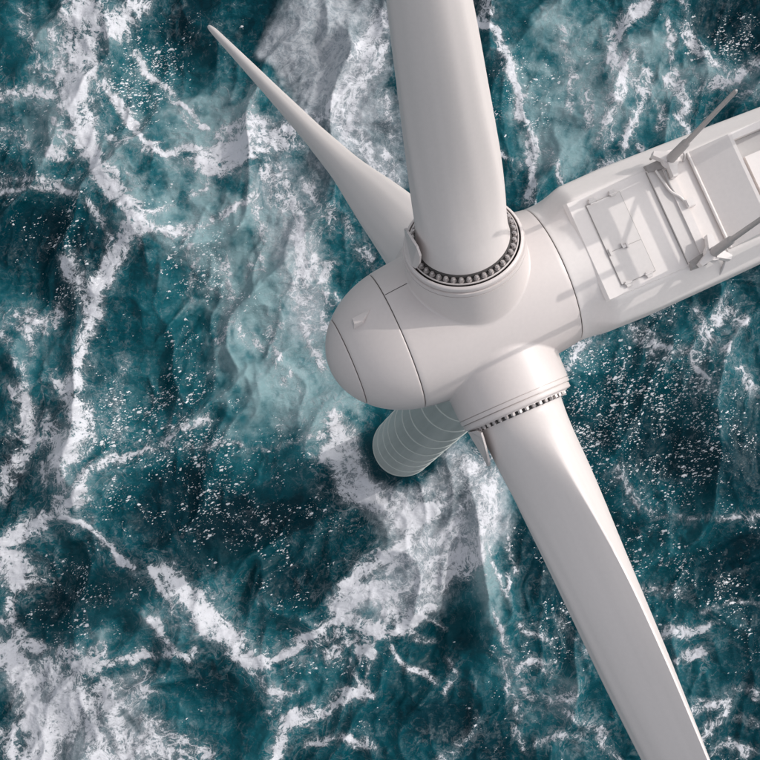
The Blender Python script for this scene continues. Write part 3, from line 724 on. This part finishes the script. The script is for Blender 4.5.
foam = strokes(FOAM, 'max', 2.4, 2.4, flow)
air_lit = strokes(AIR_LIT, 'soft')
dark_slope = strokes(DARK_SLOPE, 'soft')
milk = strokes(MILK, 'soft', 3.0)
glint = strokes(GLINT, 'soft')
crest = strokes(CREST, 'add', 1.5)

# streak texture: noise smeared along the streaks' own direction
base_dir = fbm(Xg, Yg, 14.0, 2, 6) * 3.0
fx2 = flow[0] + 0.10 * np.cos(base_dir); fy2 = flow[1] + 0.10 * np.sin(base_dir)
theta = 0.5 * np.arctan2(fy2, fx2) + 1.1 * fbm(Xg, Yg, 3.5, 3, 8)
ddx, ddy = np.cos(theta), np.sin(theta)
white = rng.random((NX, NY)).astype(np.float32)
white = 0.25 * white + 0.35 * np.repeat(np.repeat(rng.random((NX // 2, NY // 2)).astype(np.float32), 2, 0), 2, 1) + 0.9 * np.repeat(np.repeat(rng.random((NX // 4, NY // 4)).astype(np.float32), 4, 0), 4, 1)
lic = np.zeros_like(Xg); wsum = 0
for sg in (1, -1):
    pi = np.arange(NX, dtype=np.float32)[:, None] + np.zeros((1, NY), np.float32)
    pj = np.arange(NY, dtype=np.float32)[None, :] + np.zeros((NX, 1), np.float32)
    lx, ly = ddx * sg, ddy * sg
    for k in range(15):
        ii = np.clip(pi.round().astype(np.int32), 0, NX - 1); jj = np.clip(pj.round().astype(np.int32), 0, NY - 1)
        lic += white[ii, jj]; wsum += 1
        nx_, ny_ = ddx[ii, jj], ddy[ii, jj]
        s_ = np.sign(nx_ * lx + ny_ * ly); s_[s_ == 0] = 1
        lx, ly = nx_ * s_, ny_ * s_
        pi = pi + lx; pj = pj + ly
lic /= wsum
lic = (lic - lic.mean()) / lic.std()
lic = np.clip(0.5 + 0.19 * lic, 0, 1)

# lacy net of thin foam and general breakup
net = ridged(Xg + 0.8 * fbm(Xg, Yg, 3, 2, 12), Yg + 0.8 * fbm(Xg, Yg, 3, 2, 13), 3.4, 3, 14)
halo = np.clip(strokes([(h * 2.6 + 6, v, p) for h, v, p in FOAM], 'max', 1.6, 2.2), 0, 1)
big = fbm(Xg, Yg, 18, 3, 16)
brk = fbm(wx, wy, 2.2, 4, 18)
far = sstep(0.0, 10.0, np.maximum(np.abs(Xg) - 52, np.maximum(-58 - Yg, Yg - 43)))
far_foam = sstep(0.62, 0.85, ridged(wx, wy, 16, 4, 20)) * 0.8
foam = np.maximum(foam, far * far_foam)
air_lit = np.maximum(air_lit, far * sstep(0.0, 0.6, big) * 0.6)
foam_d = foam * (0.95 + 0.55 * brk) + 0.40 * halo * sstep(0.70, 0.95, net) + 0.06 * halo + 0.16 * (lic - 0.5) * (0.2 + halo)
foam_d += 0.20 * sstep(0.80, 0.97, net) * sstep(-0.25, 0.4, big + 0.3 * brk)
air_slope_d = np.clip(air_lit * (0.85 + 0.5 * brk) + 0.34 * halo * (0.7 + 1.2 * brk) + 0.12 * sstep(-0.2, 0.6, big) + 0.10 * (lic - .5), 0, 1)
milk_d = np.clip(milk * (0.92 + 0.35 * brk + 0.35 * (lic - 0.5)), 0, 1)
glint_d = np.clip(0.14 + 0.62 * glint + 0.40 * fbm(Xg, Yg, 7, 3, 22) - 0.30 * milk, 0, 1)

# ---- shape of the water
tw_ = sstep(2.9, 4.8, np.hypot(Xg - 0.2, Yg))
foam_d *= tw_; milk_d *= tw_; air_slope_d *= 0.3 + 0.7 * tw_  # shadowed ring at the tower foot painted by clearing foam and pale tint
hgt = 1.0 * fbm(wx, wy, 24, 2, 5) + 2.0 * crest
sw = fbm(Xg, Yg, 30, 2, 17) * 1.2 + 0.6
ux_, uy_ = Xg * 0.8 + Yg * 0.6, -Xg * 0.6 + Yg * 0.8
ux_ = ux_ + 3.5 * fbm(Xg, Yg, 15, 3, 7); uy_ = uy_ + 3.5 * fbm(Xg, Yg, 15, 3, 19)
swell = ridged(ux_ * 0.55, uy_, 9.0, 2, 9, 0.4)
hgt += 2.7 * (swell ** 1.5 - 0.5)
chop = ridged(ux_ * 0.5 + 0.5 * brk, uy_ + 0.5 * brk, 3.2, 2, 10, 0.45)
hgt += 0.50 * (chop ** 1.6 - 0.4)
hgt += 0.085 * (ridged(wx, wy, 1.3, 2, 15) - 0.5)
hgt += 0.05 * np.clip(foam_d, 0, 1) + 0.05 * (lic - 0.5) * np.clip(foam_d + milk_d, 0, 1)
air_slope_d = np.clip(air_slope_d + 0.10 - 0.30 * dark_slope * (1 + 0.5 * brk) + 0.13 * sstep(0.5, 1.0, swell) + 0.08 * sstep(0.6, 1.0, chop) - 0.05, 0, 1)  # painted dark slopes subtracted, crests painted lighter
foam_d += 0.16 * sstep(0.80, 0.98, swell) * sstep(-0.2, 0.3, brk + big)
rad_t = np.hypot(Xg, Yg)
hgt += 0.25 * np.exp(-((rad_t - 3.3) / 0.9) ** 2)
edge = np.minimum(np.minimum(Xg - gx[0], gx[-1] - Xg), np.minimum(Yg - gy[0], gy[-1] - Yg))
hgt = hgt * sstep(0.0, 6.0, edge)

# ---- one sheet: the near lattice joined to coarse rings out to the horizon
V = np.stack([Xg.ravel(), Yg.ravel(), hgt.ravel()], 1)
idx = np.arange(NX * NY).reshape(NX, NY)
Fq = np.stack([idx[:-1, :-1], idx[1:, :-1], idx[1:, 1:], idx[:-1, 1:]], -1).reshape(-1, 4)
border = np.concatenate([idx[:-1, 0], idx[-1, :-1], idx[:0:-1, -1], idx[0, :0:-1]])
nb = len(border)
ring_v, ring_f = [], []
prev = border; nxt = NX * NY
c0 = np.array([(gx[0] + gx[-1]) / 2, (gy[0] + gy[-1]) / 2])
bxy = V[border, :2] - c0
for sc_ in (1.25, 1.7, 2.6, 4.5, 9, 20, 50, 120):
    p = c0 + bxy * sc_
    ring_v.append(np.column_stack([p, np.zeros(nb)]))
    cur = np.arange(nxt, nxt + nb); nxt += nb
    ring_f.append(np.stack([prev, cur, np.roll(cur, -1), np.roll(prev, -1)], 1)[:, ::-1])
    prev = cur
V = np.vstack([V] + ring_v).astype(np.float32)
Fq = np.vstack([Fq] + ring_f).astype(np.int32)
me = bpy.data.meshes.new("sea")
me.vertices.add(len(V)); me.vertices.foreach_set("co", V.ravel())
me.loops.add(Fq.size); me.loops.foreach_set("vertex_index", Fq.ravel())
me.polygons.add(len(Fq)); me.polygons.foreach_set("loop_start", np.arange(0, Fq.size, 4, dtype=np.int32))
me.polygons.foreach_set("use_smooth", np.ones(len(Fq), bool))
me.update(calc_edges=True)
n_out = nb * len(ring_v)
def attr(name, arr, fill):
    at = me.attributes.new(name, 'FLOAT', 'POINT')
    at.data.foreach_set("value", np.concatenate([arr.ravel(), np.full(n_out, fill)]).astype(np.float32))
attr("foam", foam_d, 0.1); attr("aeration_slope", air_slope_d, 0.15); attr("milk", milk_d, 0.0); attr("glint", glint_d, 0.3); attr("streak", lic, 0.5)
web_d = np.clip((0.75 * halo + 0.35 * air_slope_d + 0.35 * sstep(-0.2, 0.5, big + 0.5 * brk)) * tw_, 0, 1)
attr("web", web_d, 0.3)

m, nt, p = new_mat("sea_water")
N, L = nt.nodes, nt.links
def A(name):
    n = N.new("ShaderNodeAttribute"); n.attribute_name = name; return n.outputs['Fac']
def M(op, a, b=None, c=None, clamp=False):
    n = N.new("ShaderNodeMath"); n.operation = op; n.use_clamp = clamp
    for i, v in enumerate((a, b, c)):
        if v is None: continue
        if isinstance(v, (int, float)): n.inputs[i].default_value = v
        else: L.new(v, n.inputs[i])
    return n.outputs[0]
def SS(v, lo, hi, o0=0.0, o1=1.0):
    n = N.new("ShaderNodeMapRange"); n.interpolation_type = 'SMOOTHSTEP'
    L.new(v, n.inputs[0])
    for i, q in ((1, lo), (2, hi), (3, o0), (4, o1)): n.inputs[i].default_value = q
    return n.outputs[0]
tc = N.new("ShaderNodeTexCoord")
def NZ(scale, detail, dist=0.0, vec=None, rough=0.55):
    n = N.new("ShaderNodeTexNoise"); n.noise_dimensions = '3D'
    n.inputs['Scale'].default_value = scale; n.inputs['Detail'].default_value = detail
    n.inputs['Distortion'].default_value = dist; n.inputs['Roughness'].default_value = rough
    L.new(vec if vec is not None else tc.outputs['Object'], n.inputs['Vector'])
    return n
def MIX(f, a, b):
    n = N.new("ShaderNodeMix"); n.data_type = 'RGBA'
    L.new(f, n.inputs[0])
    for s, v in ((6, a), (7, b)):
        if isinstance(v, tuple): n.inputs[s].default_value = (*v, 1)
        else: L.new(v, n.inputs[s])
    return n.outputs[2]
fine = NZ(1.5, 8, 0.8, rough=0.62).outputs[0]
fine2 = NZ(7.0, 6, 0.5, rough=0.65).outputs[0]
a_f, a_a, a_m, a_k, a_s = A("foam"), A("aeration_slope"), A("milk"), A("glint"), A("streak")
# web of thin foam threads (cell walls)
vw = N.new("ShaderNodeVectorMath"); vw.operation = 'MULTIPLY_ADD'
L.new(NZ(0.9, 3).outputs['Color'], vw.inputs[0]); vw.inputs[1].default_value = (1.6, 1.6, 0); L.new(tc.outputs['Object'], vw.inputs[2])
vo = N.new("ShaderNodeTexVoronoi"); vo.feature = 'DISTANCE_TO_EDGE'; vo.inputs['Scale'].default_value = 0.85
L.new(vw.outputs[0], vo.inputs['Vector'])
web = SS(vo.outputs['Distance'], 0.0, 0.16, 1.0, 0.0)
def ridge(n, k):
    return M('SUBTRACT', 1.0, M('MULTIPLY', M('ABSOLUTE', M('SUBTRACT', n, 0.5)), k), clamp=True)
wv = N.new("ShaderNodeVectorMath"); wv.operation = 'MULTIPLY_ADD'
L.new(NZ(0.35, 4).outputs['Color'], wv.inputs[0]); wv.inputs[1].default_value = (3.0, 3.0, 0); L.new(tc.outputs['Object'], wv.inputs[2])
fil = M('MAXIMUM', ridge(NZ(0.55, 6, 0.5, wv.outputs[0], 0.55).outputs[0], 7.0),
        M('MAXIMUM', M('MULTIPLY', ridge(NZ(1.3, 6, 0.8, wv.outputs[0], 0.55).outputs[0], 6.0), 0.88),
          M('MULTIPLY', ridge(NZ(3.2, 4, 0.6, wv.outputs[0], 0.55).outputs[0], 5.0), 0.70)))
tex = M('ADD', M('MULTIPLY', M('SUBTRACT', fil, 0.58), 0.95), M('MULTIPLY', M('SUBTRACT', fine2, 0.5), 0.75))
tex = M('ADD', tex, M('MULTIPLY', M('SUBTRACT', fine, 0.5), 0.40))
tex = M('ADD', tex, M('MULTIPLY', M('SUBTRACT', a_s, 0.5), 0.30))
fd = M('ADD', a_f, tex)
fine_net = M('MAXIMUM', ridge(NZ(0.34, 3, 0.7, wv.outputs[0], 0.5).outputs[0], 20.0), M('MULTIPLY', ridge(NZ(0.8, 3, 0.7, wv.outputs[0], 0.5).outputs[0], 15.0), 0.9))
netline = M('MULTIPLY', SS(M('ADD', fine_net, M('MULTIPLY', M('SUBTRACT', fine2, 0.5), 1.1)), 0.45, 1.0), SS(M('ADD', A("web"), M('MULTIPLY', M('SUBTRACT', fine, 0.5), 0.9)), 0.45, 1.10, 0.0, 0.60))
crisp = SS(fd, 0.58, 0.98)
thin = SS(fd, 0.22, 0.68, 0.0, 0.20)
foam_a = M('MAXIMUM', netline, M('MAXIMUM', crisp, thin))
milk_a = SS(M('ADD', a_m, M('MULTIPLY', M('SUBTRACT', fine, 0.5), 0.30)), 0.18, 0.95, 0.0, 0.80)
cover = M('MAXIMUM', foam_a, milk_a)
# glints of sun and sky painted into the colour as small pale dots
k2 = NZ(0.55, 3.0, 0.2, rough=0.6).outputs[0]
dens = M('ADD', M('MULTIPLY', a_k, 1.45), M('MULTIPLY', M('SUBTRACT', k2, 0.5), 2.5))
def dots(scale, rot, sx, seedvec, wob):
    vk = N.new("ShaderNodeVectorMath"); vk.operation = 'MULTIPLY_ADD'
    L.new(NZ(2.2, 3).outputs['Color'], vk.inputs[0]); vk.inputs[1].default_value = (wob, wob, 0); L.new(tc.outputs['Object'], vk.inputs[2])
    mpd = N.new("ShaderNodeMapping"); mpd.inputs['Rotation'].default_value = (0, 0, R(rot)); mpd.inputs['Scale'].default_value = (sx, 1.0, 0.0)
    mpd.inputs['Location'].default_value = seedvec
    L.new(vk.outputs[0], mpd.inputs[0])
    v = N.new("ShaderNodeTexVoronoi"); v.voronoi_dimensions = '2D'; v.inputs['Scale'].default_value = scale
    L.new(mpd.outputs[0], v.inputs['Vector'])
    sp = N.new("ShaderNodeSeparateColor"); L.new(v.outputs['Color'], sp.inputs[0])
    # a cell keeps its painted glint when its random number lies under the local density
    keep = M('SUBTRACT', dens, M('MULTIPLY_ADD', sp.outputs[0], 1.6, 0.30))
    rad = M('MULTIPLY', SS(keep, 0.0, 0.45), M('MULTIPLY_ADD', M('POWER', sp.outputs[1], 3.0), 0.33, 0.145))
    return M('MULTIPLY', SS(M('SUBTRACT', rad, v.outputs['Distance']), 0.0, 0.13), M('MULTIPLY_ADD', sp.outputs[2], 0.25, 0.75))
glint_a = M('MAXIMUM', dots(9.0, 40, 0.5, (8, 3, 0), 0.2), M('MAXIMUM', dots(3.3, 20, 0.45, (3, 7, 0), 0.5), M('MAXIMUM', dots(4.6, 65, 0.42, (11, 2, 0), 0.4), dots(6.4, 125, 0.45, (5, 19, 0), 0.3))))
mp = N.new("ShaderNodeMapping"); mp.inputs['Rotation'].default_value = (0, 0, R(35)); mp.inputs['Scale'].default_value = (1.0, 1.7, 1.0)
L.new(tc.outputs['Object'], mp.inputs[0])
# colours
aer_slope = M('ADD', a_a, M('MULTIPLY', M('SUBTRACT', fine, 0.5), 0.22))
deep_and_dark_slope = MIX(SS(NZ(0.12, 4, 0.5).outputs[0], 0.35, 0.65), (0.0008, 0.031, 0.043), (0.0010, 0.050, 0.067))
deep_and_dark_slope = MIX(SS(aer_slope, 0.0, 0.16), (0.0004, 0.0235, 0.0345), deep_and_dark_slope)  # darkest teal shows the painted dark slopes
water = MIX(SS(aer_slope, 0.14, 0.58), deep_and_dark_slope, (0.009, 0.088, 0.110))
water = MIX(SS(aer_slope, 0.50, 1.00), water, (0.17, 0.268, 0.288))
foamcol = MIX(SS(M('ADD', M('ADD', fd, M('MULTIPLY', M('SUBTRACT', fil, .5), .35)), M('MULTIPLY', M('SUBTRACT', fine2, .5), .5)), 0.60, 1.25), (0.30, 0.325, 0.35), (0.565, 0.57, 0.605))
milkcol = MIX(SS(M('ADD', fil, M('MULTIPLY', M('SUBTRACT', fine2, 0.5), 0.6)), 0.35, 1.0), (0.27, 0.30, 0.33), (0.50, 0.51, 0.54))
col = MIX(milk_a, water, milkcol)
col = MIX(foam_a, col, foamcol)
col = MIX(glint_a, col, (0.70, 0.70, 0.72))
L.new(col, p.inputs['Base Color'])
cov2 = M('MAXIMUM', cover, glint_a)
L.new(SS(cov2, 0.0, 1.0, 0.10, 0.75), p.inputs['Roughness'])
p.inputs['IOR'].default_value = 1.333
L.new(SS(cov2, 0.0, 1.0, 0.17, 0.12), p.inputs['Specular IOR Level'])
# ripples
b1 = N.new("ShaderNodeBump"); b1.inputs['Strength'].default_value = 1.0; b1.inputs['Distance'].default_value = 0.15
r1 = NZ(1.1, 6, 0.7, mp.outputs[0], 0.6).outputs[0]
L.new(r1, b1.inputs['Height'])
b2 = N.new("ShaderNodeBump"); b2.inputs['Strength'].default_value = 0.7; b2.inputs['Distance'].default_value = 0.06
L.new(M('ADD', M('MULTIPLY', cover, 0.5), M('MULTIPLY', fine, M('MULTIPLY', cover, 1.0))), b2.inputs['Height']); L.new(b1.outputs[0], b2.inputs['Normal'])
L.new(b2.outputs[0], p.inputs['Normal'])
me.materials.append(m)
sea = bpy.data.objects.new("sea", me)
COL.objects.link(sea)
sea["kind"] = "structure"
sea["label"] = "dark teal rough sea streaked with white foam seen from above"
